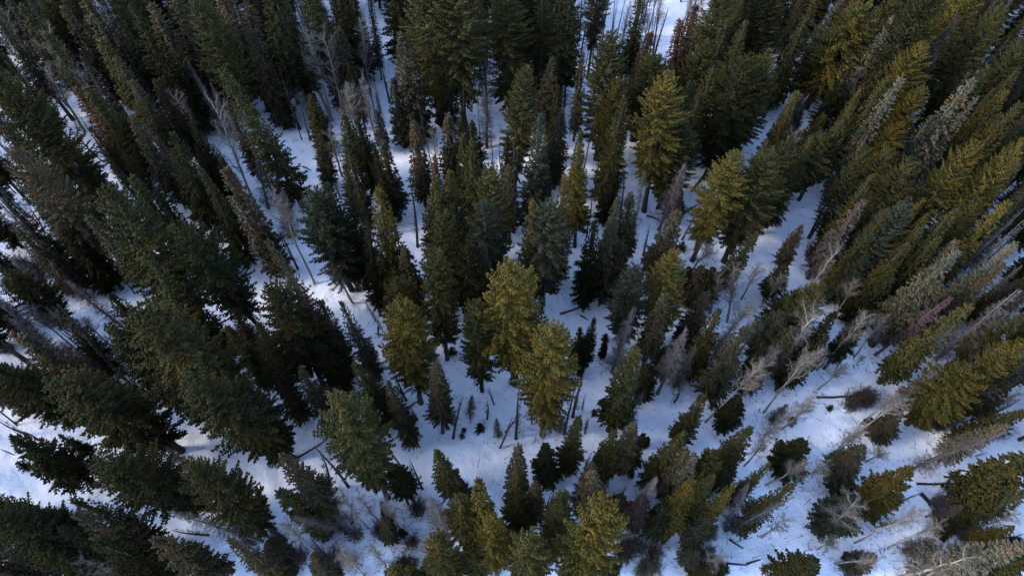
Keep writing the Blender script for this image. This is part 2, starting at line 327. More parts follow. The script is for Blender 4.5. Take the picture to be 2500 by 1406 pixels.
# ------------------------------------------------------------------ survey of the individual trees
# tile origin, then: kind, tip x y, (b base x y | h height), crown width, tint -- measured on enlarged photograph tiles
SURVEY = """@0 0
A 380 230 b 1010 1230 330 t
A 590 560 h 12 200 t
A 10 70 b 420 820 260 t
A 400 600 b 800 1250 320 t
A 690 620 h 13 260 t
N 600 70 h 17 200 k
N 200 60 h 18 200 o
N -60 150 h 18 200 k
N 780 -60 h 21 260 k
N 1050 -100 h 21 300 g
S 1250 50 h 22 360 g
N 1440 40 h 20 270 k
N 1640 -60 h 20 260 k
F 1850 -80 h 24 430 o
N 2100 -110 h 20 350 k
N 1690 300 h 14 160 k
S 2130 700 b 2900 1960 370 o
A 1650 850 b 1900 1500 300 t
A 1990 900 b 2430 1960 290 t
N 1250 1110 h 17 250 k
N 1260 780 h 16 180 k
N 1100 550 h 17 190 k
N 820 830 h 17 230 o
F -30 740 h 26 640 g
S 720 850 h 16 260 r
S 1830 1180 h 14 250 g
N 960 380 h 17 240 o
N 2380 300 h 17 230 k
N 1480 780 h 15 200 g
N 440 330 h 17 220 o
N 560 1300 h 14 200 k
P 890 0 b 1110 300
P 1330 40 b 1520 360
P 830 680 b 1180 1250
P 900 690 b 1230 1230
P 960 740 b 1270 1200
P -10 620 b 310 930
P 40 500 b 320 900
P 150 480 b 420 940
P 680 1060 b 710 1240
P 740 1080 b 1010 1470
P 600 1130 b 900 1480
@620 0
S 480 -160 b 820 900 330 o
N 150 -100 h 21 360 g
N -60 50 b 190 1060 290 k
A 1000 100 b 1110 900 300 t
A 480 250 b 740 1130 300 t
A 650 280 b 870 1130 280 t
A 430 420 b 720 1100 300 t
A 860 800 b 1010 1500 330 t
A 1000 700 b 1180 1380 240 t
A 430 860 b 560 1230 150 t
A 300 780 b 720 1120 240 t
N 800 280 b 970 1060 230 k
S 760 -200 b 1030 730 350 g
N 1090 -120 b 1215 740 90 k
P 1210 470 b 1290 960
P 1050 -60 b 1180 420
S 1340 -480 b 1400 560 330 g
N 1410 340 b 1580 1330 300 k
N 1330 770 h 12 200 b
F 1690 -330 b 1760 1150 520 o
F 1960 -260 b 2000 1200 480 o
N 1830 410 b 1740 1180 240 k
P 1870 165 b 1885 1180 s
D 2160 360 b 2230 1150 260 s
D 2190 820 b 2220 1400 190 s
F 2410 -210 b 2450 1100 430 o
P 1990 1000 b 2040 1190 s
N 1520 1170 b 1640 1950 200 k
A 1690 1210 h 12 190 t
N 1850 1100 b 1900 1800 210 k
S 2080 1170 b 2120 1830 240 g
S 860 1110 b 1060 1760 240 o
S 990 1160 b 1180 1850 280 g
N 540 920 b 690 1420 200 o
A 700 1250 h 9 260 t
N 1170 1060 b 1240 1420 120 p
N 900 600 h 12 120 g
S 660 400 h 12 180 o
P 0 680 b 195 1165
P -60 760 b 190 1070
P 60 800 b 240 1090
P 290 830 b 440 1225
P 430 1000 b 535 1330
P 660 50 b 745 310
P 750 120 b 735 300
P 2160 -60 b 2180 560
P 2290 0 b 2285 520
L 1310 570 1420 640
D 1160 880 b 1240 1250 80 k
P 1160 800 b 1210 1070
@1240 0
F 130 -290 b 60 900 460 g
S 350 -220 h 22 290 o
S 590 -260 h 24 360 g
D 420 215 b 380 960 120 s
N 430 560 b 350 1260 220 k
D 590 300 b 540 1010 160 s
F 170 670 b 60 1800 320 o
F 990 330 b 840 1500 380 o
N 1290 -150 h 18 170 o
N 1360 320 b 1180 1000 190 r
N 1640 200 b 1540 1000 190 r
N 1790 60 b 1620 820 200 r
F 1420 560 b 1260 1500 380 o
F 1530 740 b 1300 2000 440 y
S 1110 950 b 900 1960 280 o
N 510 1060 b 440 1750 190 k
S 320 1110 b 220 2260 300 b
N 700 1250 h 13 140 o
N 2090 220 h 17 190 k
S 2270 215 h 19 250 o
F 1900 420 h 19 350 o
S 1970 650 h 18 300 o
F 2300 560 h 21 430 g
F 2460 560 h 20 380 o
N 2080 860 b 1940 1400 140 k
N 2210 930 b 2000 1450 180 k
S 1750 800 h 20 330 g
F 2110 -200 h 22 370 o
F 2450 -120 h 20 360 g
S 480 830 h 14 190 g
S 1840 900 h 16 260 o
F 900 -400 h 20 240 k
P 880 20 b 820 450
P 1040 -60 b 985 340
P 1470 20 b 1380 540
P 1510 60 b 1395 560
P 760 180 b 645 990
P 920 120 b 910 350
P 1740 0 b 1610 360
P 2000 0 b 1880 330
P 1100 560 b 1060 1010
P 1190 640 b 1130 1000
P 800 200 b 780 400
A 1140 200 b 1060 700 150 t
A 1180 -20 b 1090 430 150 t
A 1260 380 b 1190 800 140 t
A 1850 0 b 1700 560 160 t
A 900 0 b 790 420 160 t
A 1480 -80 b 1390 420 150 t
@1860 0
F 980 60 b 420 1020 600 y
N 1250 170 h 20 140 t
N 1370 220 h 19 210 t
N 1400 400 h 16 140 b
F 1530 450 h 20 370 y
F 1660 -110 h 25 480 g
N 1870 160 h 22 190 k
N 1770 280 h 20 150 s
N 1680 500 h 17 140 s
F 2050 -150 h 23 470 y
F 2290 100 h 22 370 o
N 2100 470 h 17 200 o
N 1990 590 h 15 150 t
N 1330 760 h 21 210 t
N 2010 770 h 22 220 t
N 2050 930 h 20 150 t
N 2170 640 h 18 220 o
S 2330 880 h 20 310 y
N 2440 680 h 18 190 o
F 2500 420 h 20 370 o
N 1210 740 h 18 190 o
N 380 910 b 230 1330 150 t
S 600 1090 b 200 1600 280 y
N 860 1030 h 17 190 o
F 1300 1210 h 15 340 y
F -20 600 h 18 280 g
N 530 -40 h 19 210 o
N 780 -20 h 18 190 k
F 170 -120 h 20 360 o
S 60 500 h 17 280 o
N 1640 1110 h 17 200 b
N 2470 1000 h 20 220 o
N 420 180 h 17 180 o
D 560 240 h 12 200 k
A 300 480 b 180 960 120 t
P 2490 210 b 2100 620
P 1260 580 b 840 1100
P 1000 700 b 870 980
P 770 1000 b 630 1250
P 350 650 b 205 980
P 1750 1150 b 1600 1400
P 460 860 b 300 1380
P 1850 600 b 1640 900
@0 350
F 1040 450 b 2000 1850 680 o
F 1720 810 b 2560 1850 560 g
S 1390 1080 b 2150 2100 430 o
N 1250 320 h 17 220 o
N 1480 460 h 15 210 g
F 130 100 h 23 500 k
S 1640 -90 b 2070 930 360 g
S 1880 10 b 2200 540 280 g
S 2050 440 b 2350 1185 290 g
N 2150 250 b 2700 1250 280 k
A 180 40 h 13 250 t
A 370 180 h 14 260 t
A 40 640 h 14 240 t
A 290 980 h 8 150 t
S 540 800 b 1140 1360 270 g
N 380 560 h 16 190 k
S 60 560 h 15 250 k
S 180 850 h 13 300 k
F 100 1250 h 14 400 o
S 700 1040 h 8 230 g
N 1650 750 h 13 170 g
S 1130 40 h 13 160 k
P 780 -20 b 975 165
P 890 -20 b 1175 370
P 1030 0 b 1190 230
P -20 440 b 720 1275
P -40 520 b 690 1190
P 280 600 b 420 850
P 380 560 b 550 960
P 730 1090 b 755 1310
P 640 720 b 980 1120
P 590 660 b 900 1080
P 0 560 b 400 980
D 100 1090 h 9 200 s
D 470 1120 h 8 260 k
B 650 1290 r
B 350 1180 k
@620 350
A 180 400 b 580 1340 260 t
D 270 430 b 335 890 210 k
F 560 470 b 930 1390 440 b
S 700 400 b 990 1380 320 g
S 900 360 b 1080 1350 280 g
N 1230 -20 b 1370 720 210 k
S 1190 420 b 1370 1520 330 y
D 905 800 b 1010 1380 190 s
N 1440 1020 b 1555 1630 220 k
S 140 940 b 900 2190 270 k
N 1720 140 b 1780 900 150 r
S 1740 330 b 1790 1250 330 o
S 1870 280 b 1900 1150 300 o
S 2080 -20 b 2090 900 290 o
F 2260 230 b 2300 1300 340 o
F 2200 580 b 2250 1500 340 b
F 1790 670 b 1850 1700 330 o
S 1900 590 h 19 280 g
F 1720 1040 b 1840 2045 340 o
F 2050 970 b 2090 1780 290 g
N 2170 970 h 17 220 k
N 1990 1120 b 2040 1700 90 r
S 1080 760 b 1190 1590 230 g
P 2480 0 b 2480 840
P 2350 50 b 2370 310
P 2430 100 b 2440 560
A 740 1170 b 940 1520 260 t
L 460 215 545 247
S 620 -80 b 720 420 200 k
P 200 810 b 420 1200
P 760 340 b 830 530
A 1640 880 h 8 90 t
D 10 30 b 140 620 170 s
D 1120 1060 h 9 190 k
P 1480 300 b 1560 980
@1240 350
S 540 330 b 470 1300 240 y
S 240 550 b 140 1560 240 y
F 400 580 b 310 1580 430 b
S 680 20 b 640 960 260 y
F 1720 -160 b 1440 600 360 o
S 1030 290 b 910 745 210 g
P 1090 300 b 1050 900 s
D 1300 260 b 1160 1000 130 s
N 1170 480 b 1140 1200 180 k
D 1700 180 b 1440 820 220 p
N 1620 660 b 1330 1370 240 k
F 2180 110 b 1760 1110 390 y
F 2490 100 b 2060 1120 430 o
D 2350 250 b 2100 900 150 s
N 1090 940 b 1010 1500 210 k
S 1000 720 b 900 1500 300 k
S 830 750 b 720 1520 260 g
F 1590 1060 b 1420 1950 350 y
N 1480 960 b 1330 1400 110 s
F 1210 1200 b 1060 1960 330 b
N 2380 850 b 2000 1400 170 o
S 1650 440 b 1560 720 170 g
P 1340 770 b 1290 1065
L 1325 685 1460 730
L 1650 685 1840 560
L 1640 655 1800 580
P 1860 570 b 1660 915
P 2430 50 b 2280 330
P 2000 150 b 1760 450
P 1900 260 b 1750 450
P 870 0 b 820 500
P 775 710 b 752 870
P 60 100 b 50 830
P 800 480 b 790 700
P 1980 -40 b 1900 240
A 1980 960 b 1700 1290 260 t
A 2170 1120 b 2090 1700 230 t
A 2030 1230 b 1930 1620 160 t
A 2400 1150 b 2230 1480 160 t
S 1850 1180 h 8 300 k
S 1960 1200 h 8 300 g
S 1730 1190 h 7 220 g
C 1660 985 90 k
@1860 350
F 230 20 b 50 940 370 o
F 600 -60 b 180 520 380 o
S 480 -60 h 17 260 o
N 980 550 b 440 1280 200 p
S 1050 310 b 480 1180 230 o
F 1420 190 h 19 350 o
F 1400 570 h 19 300 b
F 2040 20 h 22 370 y
F 2480 10 h 24 350 y
F 2330 170 h 20 300 o
N 1600 670 h 14 150 y
N 1530 800 h 16 190 o
N 1860 640 h 19 210 o
F 2060 570 h 18 260 o
N 2350 570 h 20 210 y
N 1860 1040 h 19 220 t
N 2420 960 h 19 190 t
N 2310 1160 h 17 180 k
D 2490 620 h 19 180 s
D 2530 730 h 18 170 s
S 380 790 b 120 1260 190 k
S 1200 640 h 18 200 o
S 860 500 h 10 200 g
S 1000 1050 h 11 280 b
S 1400 960 h 15 260 o
N 1700 900 h 16 200 o
F 1000 60 h 17 230 o
F 1230 60 h 18 250 o
P 700 480 b 450 890
P 690 420 b 545 615
P 1000 700 b 700 1080
P 1700 0 b 1510 245
P 660 200 b 580 325
P 2100 700 b 1650 1050
P 2500 800 b 1900 1310
S 610 1270 h 12 150 o
S 230 1170 h 8 240 g
A 900 1270 b 700 1650 200 t
A 200 1230 h 8 220 t
B 480 1050 k
D 1090 1220 h 8 220 s
@0 700
F 1370 240 b 2350 1350 780 o
F 1080 380 b 1700 1300 440 g
F 590 900 b 1710 1545 640 o
F -20 790 h 17 430 o
F 1800 880 b 2812 1622 560 o
F 2250 940 b 2680 1660 450 g
S 2230 215 b 2520 760 240 k
S 1050 80 h 11 280 g
D 620 -70 b 1240 430 180 p
S 560 240 b 1130 830 270 g
P 500 180 b 1240 930
N 210 480 h 18 300 k
N 120 440 h 15 170 r
A 240 740 h 13 260 t
A 180 160 h 12 240 t
A 450 220 h 10 260 t
A 750 290 h 7 220 t
A 2330 880 h 10 280 t
D 100 300 h 12 260 k
D 560 520 h 10 200 k
P -20 0 b 190 160
P 20 530 b 600 940
P 560 380 b 900 700
P -30 1250 b 260 1410
P 1930 210 b 2350 700
P 2180 450 b 2330 640
B 850 800 k
S 1080 900 h 9 230 k
D 700 620 h 9 190 k
@620 700
F 180 20 b 660 940 480 o
S 40 360 b 420 1150 320 o
S 600 540 b 910 1000 290 g
S 640 140 b 900 840 260 k
S 830 150 b 1190 890 210 k
F 1400 170 b 1590 1100 430 y
D 1670 500 b 1790 1010 210 p
S 1740 720 b 1800 1385 250 k
F 2110 160 b 2175 980 320 o
F 2430 -170 b 2482 910 560 y
S 960 730 b 1320 1280 270 o
P 1190 1050 b 1300 1260
S 1280 910 b 1520 1500 230 k
F 810 1090 b 1270 2000 550 o
S 450 800 b 800 1350 270 k
S 260 950 h 9 230 k
A 690 1010 h 7 320 t
A 560 900 h 8 150 t
S 1000 1010 b 1290 1420 180 k
D 2080 1030 b 2060 1260 110 k
P 1970 1040 b 1900 1440
D 2310 1250 b 2330 1430 110 k
P 2222 1075 b 2222 1255
P 2230 970 b 2290 1115
P 2490 1240 b 2345 1530
C 2155 1345 100 g
C 2000 1355 55 k
C 1980 1415 60 k
C 1890 610 90 g
C 940 1030 60 k
P 1300 800 b 1450 1075
D 1060 150 b 1250 450 60 k
D 1290 140 b 1285 280 90 g
P 2130 620 b 2260 780
P 1110 0 b 1210 270
P 2290 0 b 2280 300
L 1475 1150 1570 1080
L 1345 940 1460 1070
P 1490 1140 b 1560 1265
L 1180 380 1195 480
@1240 700
F 430 400 b 330 1400 470 y
S 825 300 b 710 810 150 g
S 690 400 b 660 800 200 g
C 930 480 80 g
S 940 490 h 5 90 g
D 1200 195 b 990 810 220 p
N 1500 80 b 1280 780 200 k
S 1350 740 b 1280 1050 220 g
D 1710 400 b 1430 1010 230 p
D 1790 560 b 1590 945 200 k
S 2010 230 b 1730 850 260 o
N 1900 60 h 13 220 k
D 2220 290 b 1880 770 210 p
S 2280 380 b 1880 1050 330 k
N 1220 590 b 960 1360 270 o
D 1290 1010 b 1090 1350 190 k
S 1880 1030 b 1600 1500 220 o
S 2210 1050 b 2040 1350 280 g
S 2440 600 b 2250 1000 270 g
A 2480 690 b 1890 1275 270 t
A 2340 130 b 2000 560 300 t
A 2150 -60 b 2095 335 80 t
A 2000 0 b 1920 250 90 t
A 2440 320 b 2150 700 200 t
A 2430 780 b 2200 1080 150 t
P 705 895 b 620 1235
P 750 1015 b 708 1170
P 605 950 b 540 1395
P 140 930 b 75 1440
P 100 1200 b -20 1380
P 755 1240 b 735 1390
P 1660 945 b 1595 1085
P 1900 650 b 1770 850
P 1830 700 b 1760 850
P 588 400 b 565 520
L 500 250 770 150
L 690 260 775 300
C 825 1190 70 g
C 1960 1120 80 k
C 65 880 100 g
S 680 1240 b 545 1760 230 o
S 360 1500 b 370 1860 260 g
D 525 1230 h 5 130 p
N 1200 1320 b 1060 1780 200 k
S 1300 1400 b 1130 1740 180 g
S 1020 1380 b 880 1830 250 o
S 1560 560 h 8 220 g
P 1240 380 b 1260 500
A 240 1150 h 5 110 t
A 350 1290 h 5 90 t
@1860 700
F 560 0 b 60 600 320 o
S 350 40 b 0 480 330 g
F 180 270 h 12 330 b
S 620 470 b 180 900 310 g
S 700 250 b 300 760 260 g
S 300 400 b -20 830 320 k
S 1040 240 b 610 760 210 g
S 900 330 b 700 750 180 g
N 1680 -30 b 1060 540 360 k
N 1250 -90 b 800 300 300 g
D 1830 100 b 1090 640 190 m
N 1990 180 b 1130 900 250 o
N 2480 290 b 1780 740 210 o
F 1990 800 b 1400 1290 520 y
N 1700 790 b 1230 1160 140 p
F 2490 540 h 17 320 y
S 2330 680 h 14 230 k
A 560 220 h 16 420 t
A 1040 250 b 540 780 260 t
A 1210 270 b 880 670 200 t
A 600 560 b 160 1000 160 t
A 520 580 b 20 1195 200 t
A 180 560 b -200 1000 220 t
A 800 740 b 540 970 90 t
A 500 1030 b 30 1410 180 t
A 540 1080 b 190 1355 190 t
A 1400 1040 b 940 1375 280 t
A 1310 1010 b 950 1300 220 t
A 2400 210 b 1900 650 200 t
A 2260 920 b 1760 1180 260 t
A 970 660 b 910 740 40 t
D 250 1120 h 5 160 k
B 860 1110 k
B 1000 1080 k
B 1010 1030 k
B 950 1060 k
L 525 1045 1150 1020
C 300 1270 85 g
C 665 1140 60 g
C 2070 240 60 k
N 2360 930 b 1900 1230 240 k
F 2160 860 h 12 300 o
N 2520 1190 b 1800 1450 210 o
B 1700 1300 k
B 1810 1260 k
S 1330 1180 b 1080 1430 260 k
P 2330 1130 b 2000 1270
P 2480 1060 b 2080 1250
P 1000 100 b 890 130
P 800 640 b 730 745
P 660 600 b 480 795
S 2480 -60 b 1850 260 260 k
D 2480 30 h 16 260 p
D 2100 100 b 1900 280 120 k
S 1960 780 h 11 270 g
N 2480 700 h 14 200 o
P 1920 480 b 1740 650
@0 1046
S 120 90 b 930 540 430 g
F -150 800 h 22 500 g
F 60 850 h 18 450 g
S 580 950 h 17 330 g
S 380 1150 h 15 400 g
S 180 720 b 600 1100 260 g
S 680 670 b 1550 1080 290 o
S 730 820 b 1600 1300 430 k
F 980 330 b 2000 760 540 o
D 1590 780 b 2490 1065 200 s
F 1830 360 b 2700 1050 460 o
S 1460 1060 b 2130 1420 390 k
S 2180 1060 b 2750 1480 270 k
S 900 1080 h 16 360 g
A 700 1220 h 12 260 t
A 900 1300 h 10 260 t
D 780 310 b 1100 520 130 p
D 1570 170 b 1850 420 200 p
P 140 0 b 560 340
P 180 20 b 420 140
P -10 195 b 118 245
P 1500 -40 b 1710 190
C 215 350 110 g
C 710 945 90 k
S 560 60 h 8 150 g
S 1100 1350 h 12 350 g
P 1660 950 b 1970 1005
D 1300 240 h 12 120 k
L 1040 1360 1300 1400
@620 1046
S 270 260 b 830 860 300 k
N 240 610 b 700 920 270 o
D 380 840 b 870 975 150 k
D 700 640 b 830 950 190 s
P 850 790 b 930 878
P 930 715 b 830 970
P 770 760 b 820 950
S 1310 350 b 1480 630 260 g
P 1270 180 b 1522 572
P 1470 320 b 1605 568
P 565 140 b 893 545
P 625 230 b 725 605
P 720 180 b 670 290
L 410 270 680 95
A 780 600 b 1082 942 170 t
A 980 620 b 1200 900 220 t
A 1230 690 b 1403 968 220 t
A 300 890 b 595 1185 220 t
A 820 1150 b 1070 1420 280 t
A 1110 1100 b 1290 1365 260 t
A 1630 1090 b 1720 1330 280 t
A 930 1220 h 5 220 t
P 520 1070 b 680 1218
L 560 1150 690 1215
S 1230 850 b 1310 1060 170 k
S 1210 700 b 1300 900 110 g
S 1390 960 h 3 80 g
P 1260 920 b 1362 1082
D 1680 660 b 1845 1015 280 s
S 1740 220 b 1950 720 240 o
S 1920 460 b 2070 760 200 k
S 2140 500 b 2240 1200 320 y
F 1970 680 b 2070 1180 330 o
F 2270 900 b 2320 1400 280 y
F 1740 1030 b 1900 1500 250 o
F 1830 1230 h 12 330 o
F 2100 1180 h 13 300 o
S 560 1200 b 700 1500 230 k
S 120 1100 h 7 230 k
S 250 1300 h 4 170 k
S 1330 1360 h 12 380 o
S 680 1330 h 5 170 k
S 1640 1250 h 9 180 o
L 1470 1230 1560 1240
L 1395 1245 1425 1225
L 850 1000 1040 985
@1240 1046
N 100 170 b 85 700 200 k
N 90 370 b 80 800 140 o
S 270 510 b 240 900 210 k
F 520 620 b 450 1120 220 o
F 480 750 b 400 1260 240 o
F 110 690 h 13 340 g
F 220 1060 b 180 1600 360 o
F -60 1000 h 13 300 o
N 810 440 b 740 840 270 k
N 800 335 b 740 700 190 k
F 960 760 b 780 1650 540 y
S 1090 640 h 6 190 k
D 1420 460 b 1200 830 180 p
S 1300 650 b 1180 920 250 u
S 1690 40 b 1300 540 240 o
N 1700 210 b 1450 640 200 k
N 1780 260 b 1530 700 220 t
S 2310 0 b 1940 480 320 o
S 2180 230 b 1980 560 240 k
F 1960 240 b 1700 700 300 o
S 1960 450 b 1620 900 230 o
S 1770 490 b 1480 970 270 y
S 1500 740 b 1450 1060 280 g
P 2000 570 b 1770 800
P 1530 490 b 1465 635
P 1470 540 b 1425 650
S 2150 540 b 1780 1000 210 y
S 1900 850 b 1720 1100 230 k
D 2000 920 b 1910 1060 150 p
S 2500 330 b 2080 740 170 o
S 2720 540 b 2160 960 270 o
D 2740 640 b 2085 970 150 s
D 2300 520 b 2075 940 190 s
A 2490 100 b 2262 350 140 t
A 2560 -20 b 2405 115 110 t
B 1330 1300 t
B 1280 1370 t
B 1400 1330 t
B 1230 1120 k
B 1130 1140 k
B 1400 1180 k
B 1100 1210 k
S 1010 1300 h 5 190 g
D 1970 1140 h 5 230 k
S 1810 1180 h 5 260 k
S 1990 1250 h 5 200 k
S 2080 1300 h 5 190 g
S 1930 1330 h 5 260 g
A 2060 1220 b 1800 1280 150 t
L 2060 1275 2290 1290
L 2290 1290 2420 1235
L 2120 1050 2260 1130
P 2010 1090 b 1890 1180
P 1790 1090 b 1830 1190
P 440 610 b 355 800
P 1130 540 b 1045 665
P 540 400 b 552 462
P 810 220 b 728 375
C 1185 440 60 k
C 545 1260 60 g
S 1340 80 h 3 90 g
L 440 1340 490 1400
@1860 1046
S 400 120 b 200 390 370 g
S 970 180 b 620 470 310 k
S 1420 385 b 980 800 400 y
S 900 690 b 600 920 420 b
S 860 440 b 720 600 240 b
A 430 300 b 45 530 220 t
A 440 110 b 250 240 150 t
A 640 340 b 297 535 110 t
A 980 190 b 640 420 240 t
A 900 30 b 670 245 100 t
A 960 30 b 740 205 100 t
A 270 860 b 8 1020 240 t
A 930 680 b 560 1000 400 t
A 1600 770 b 900 1080 220 t
A 1740 900 b 1208 1132 200 t
A 1290 880 b 1098 937 60 t
A 1180 220 b 1000 310 130 t
A 710 1070 b 545 1142 50 t
A 2000 1210 b 1300 1420 450 t
A 1800 1330 h 9 400 t
A 1130 1240 b 705 1282 130 t
A 930 560 b 880 610 180 t
P 1530 620 b 1210 760
P 700 900 b 1060 940
P 1000 190 b 1090 380
D 2340 20 b 1430 380 210 k
S 2350 -30 b 1600 300 250 t
N 2620 250 b 1860 720 420 o
N 2560 600 b 1880 870 220 o
S 2400 940 b 1960 1130 240 y
S 1880 870 b 1720 1020 240 g
N 2500 1120 b 1450 1400 330 t
S 1640 1150 b 1430 1190 120 b
S 2480 1050 b 2250 1120 160 g
L 1490 520 1950 510
L 1540 600 1720 790
L 1520 620 1700 800
L 1750 450 1950 470
L 1880 390 1980 400
D 1830 450 b 1850 620 110 k
P 1820 460 b 1838 630
D 1920 740 h 5 260 k
D 1650 1050 h 6 230 k
S 500 1260 b 250 1500 430 o
S 1080 1210 b 830 1330 250 k
C 45 1330 90 k
C 2120 380 70 k
C 820 1190 60 k
P 1760 800 b 1575 832
P 2160 230 b 2040 260
@0 0
B 180 2500 p
B 60 2700 p
B 330 2600 p
B 40 2950 w
B 220 3150 p
B 420 3020 w
B 30 3300 p
B 480 3350 p
@620 1046
B -150 900 p
B -60 1060 p
B 60 830 p
B 180 1050 p
B 420 1230 p
B 760 1250 p
B 960 1010 p
B 1180 980 p
B 1500 1080 p
B 1420 1300 w
B 640 1000 w
B 1560 760 w
@1860 700
A 1750 300 b 1350 600 150 t
A 2100 520 b 1750 800 150 t
A 2250 800 b 1900 1020 160 t
A 2480 1000 b 2050 1230 180 t
P 2250 300 b 1960 520
P 2400 470 b 2130 660
P 2200 1000 b 1930 1160
P 2440 880 b 2200 1030
B 2050 1100 p
B 2250 1350 w
B 1550 1290 p
@1860 1046
A 2300 640 b 1900 820 180 t
A 2450 800 b 2000 960 170 t
P 2350 340 b 2120 450
P 2480 1000 b 2180 1100
B 1700 700 p
B 1850 770 p
B 1950 1000 w
B 1600 1180 w"""
TINT = {'g': (.0345, .0350, .0145), 'o': (.066, .0610, .0220), 'y': (.104, .0820, .0210), 'b': (.052, .057, .0350), 'k': (.078, .064, .0370),
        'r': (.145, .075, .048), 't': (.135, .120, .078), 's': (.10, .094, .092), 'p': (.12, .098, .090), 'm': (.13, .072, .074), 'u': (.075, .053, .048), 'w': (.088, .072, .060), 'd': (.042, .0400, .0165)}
WORD = {'g': 'dark green', 'o': 'olive green', 'y': 'yellow-green', 'b': 'blue-green', 'k': 'brownish green', 'r': 'rust red',
        't': 'pale tan', 's': 'silver grey', 'p': 'pinkish grey', 'm': 'dull reddish', 'u': 'purplish brown', 'w': 'weathered brown', 'd': 'deep olive'}
items = []
ox = oy = 0
S_ = .256
for ln in SURVEY.strip().splitlines():
    f = ln.split()
    if ln[0] == '@': ox, oy = int(ln[1:].split()[0]), int(f[1]); continue
    k = f[0]; x = ox + float(f[1]) * S_; y = oy + float(f[2]) * S_
    it = dict(k=k, x=x, y=y, b=None, h=None, w=None, c='k')
    r = f[3:]
    if k == 'L': it['b'] = (ox + float(r[0]) * S_, oy + float(r[1]) * S_); items.append(it); continue
    if k == 'C': it['w'] = float(r[0]) * S_; it['c'] = r[1]; items.append(it); continue
    if k == 'B': it['c'] = r[0]; items.append(it); continue
    if r[0] == 'b': it['b'] = (ox + float(r[1]) * S_, oy + float(r[2]) * S_); r = r[3:]
    else: it['h'] = float(r[1]); r = r[2:]
    if k == 'P':
        it['c'] = r[0] if r else 'k'
    else:
        it['w'] = float(r[0]) * S_; it['c'] = r[1]
    items.append(it)

def place(it):
    """ground point, height, lean of a surveyed tree"""
    if it['b'] is None:
        h = it['h']; P = at_height(it['x'], it['y'], h)
        return np.array([P[0], P[1], 0.]), h, np.zeros(2)
    G = at_height(*it['b'])
    d = ray(it['x'], it['y']); o = np.array([0, 0, H])
    # closest approach of the sight line through the tip and the vertical through the base
    a = d[:2]; g = G[:2]; k = a @ g / (a @ a); z = H + d[2] * k
    h = max(z, 1.0); T = o + d * k; lean = T[:2] - g
    return G, h, lean

MAXH = {'F': 34, 'S': 29, 'N': 26, 'D': 23, 'P': 20, 'A': 20, 'C': 4}
def crown_scale(it, G, h):
    zc = {'F': .5, 'S': .3, 'N': .35, 'D': .35, 'A': .8}.get(it['k'], .5) * h
    _, _, dep = project((G[0], G[1], zc))
    return it['w'] * dep / F / 2 * {'F': .90 if it['x'] < 640 and it['y'] < 720 else 1.03 if it['x'] < 640 else 1.1 if it['y'] < 900 and it['x'] < 1900 else 1.0, 'S': 1.14 if 640 < it['x'] < 1800 else 1.04, 'N': 1.12}.get(it['k'], 1)
trees = []
for it in items:
    if it['k'] in 'DB' and it['c'] in 'kg': it['c'] = 'w'
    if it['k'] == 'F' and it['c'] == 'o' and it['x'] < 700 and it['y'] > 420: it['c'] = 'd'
for it in items:
    if it['k'] in 'CBL': continue
    G, h, lean = place(it)
    mh = MAXH[it['k']]
    if h > mh:
        P = at_height(it['x'], it['y'], mh); G = np.array([P[0], P[1], 0.]) + np.array([lean[0], lean[1], 0]) * 0; lean = lean * 0; h = mh
    ml = math.tan(math.radians({'F': 4, 'S': 5, 'N': 5}.get(it['k'], 16))) * h
    l = np.linalg.norm(lean)
    if l > ml:
        extra = lean * (1 - ml / l); lean = lean * ml / l; G = G + np.array([extra[0], extra[1], 0])
    trees.append(dict(k=it['k'], G=G, h=h, lean=lean, R=crown_scale(it, G, h) if it['w'] else None, c=it['c'], px=it['x'], py=it['y']))

# ------------------------------------------------------------------ the forest between the surveyed trees
OPEN = [  # clearings and snow lanes (photograph pixels): nothing is planted over them
 [(640,268),(745,300),(775,360),(770,470),(735,500),(740,640),(820,720),(960,690),(930,870),(900,900),(820,800),(770,740),(700,600),(655,520),(690,470),(650,330)],
 [(905,0),(950,20),(962,200),(975,330),(930,350),(915,200)],
 [(480,560),(600,600),(680,640),(720,780),(640,800),(500,740),(520,690)],
 [(100,560),(200,660),(290,720),(270,800),(150,700)],
 [(170,270),(230,330),(310,470),(350,540),(270,470),(180,330)],
 [(0,1000),(40,1020),(60,1160),(190,1200),(260,1220),(210,1290),(60,1250),(0,1230)],
 [(330,940),(430,1000),(430,1080),(340,1000)],
 [(1330,640),(1470,700),(1470,960),(1620,960),(1480,1150),(1280,1210),(1080,1120),(1060,1060),(1180,930),(1290,930),(1400,820),(1350,740)],
 [(1540,480),(1600,480),(1560,660),(1530,600)],
 [(1620,450),(1700,440),(1720,520),(1680,640),(1620,560)],
 [(1960,440),(2030,400),(2000,520),(1960,680),(1930,660)],
 [(2030,730),(2090,700),(2090,800),(2040,820)],
 [(1820,960),(2000,900),(2140,830),(2140,960),(2330,1050),(2500,1000),(2500,1330),(2200,1400),(1760,1400),(1880,1160),(1820,1080)],
 [(640,1060),(800,1060),(990,1190),(1060,1260),(1040,1400),(540,1400),(640,1320),(640,1180)],
 [(1460,1060),(1650,1040),(1560,1180),(1620,1330),(1720,1400),(1380,1400),(1530,1230),(1400,1160)],
 [(1640,0),(1680,0),(1620,130),(1600,120)],
 [(1180,700),(1230,880),(1200,1000),(1120,900)],
 [(1860,150),(1920,130),(1900,300),(1800,440),(1790,400)],
 [(2120,240),(2160,170),(2190,210),(2130,300)],
]
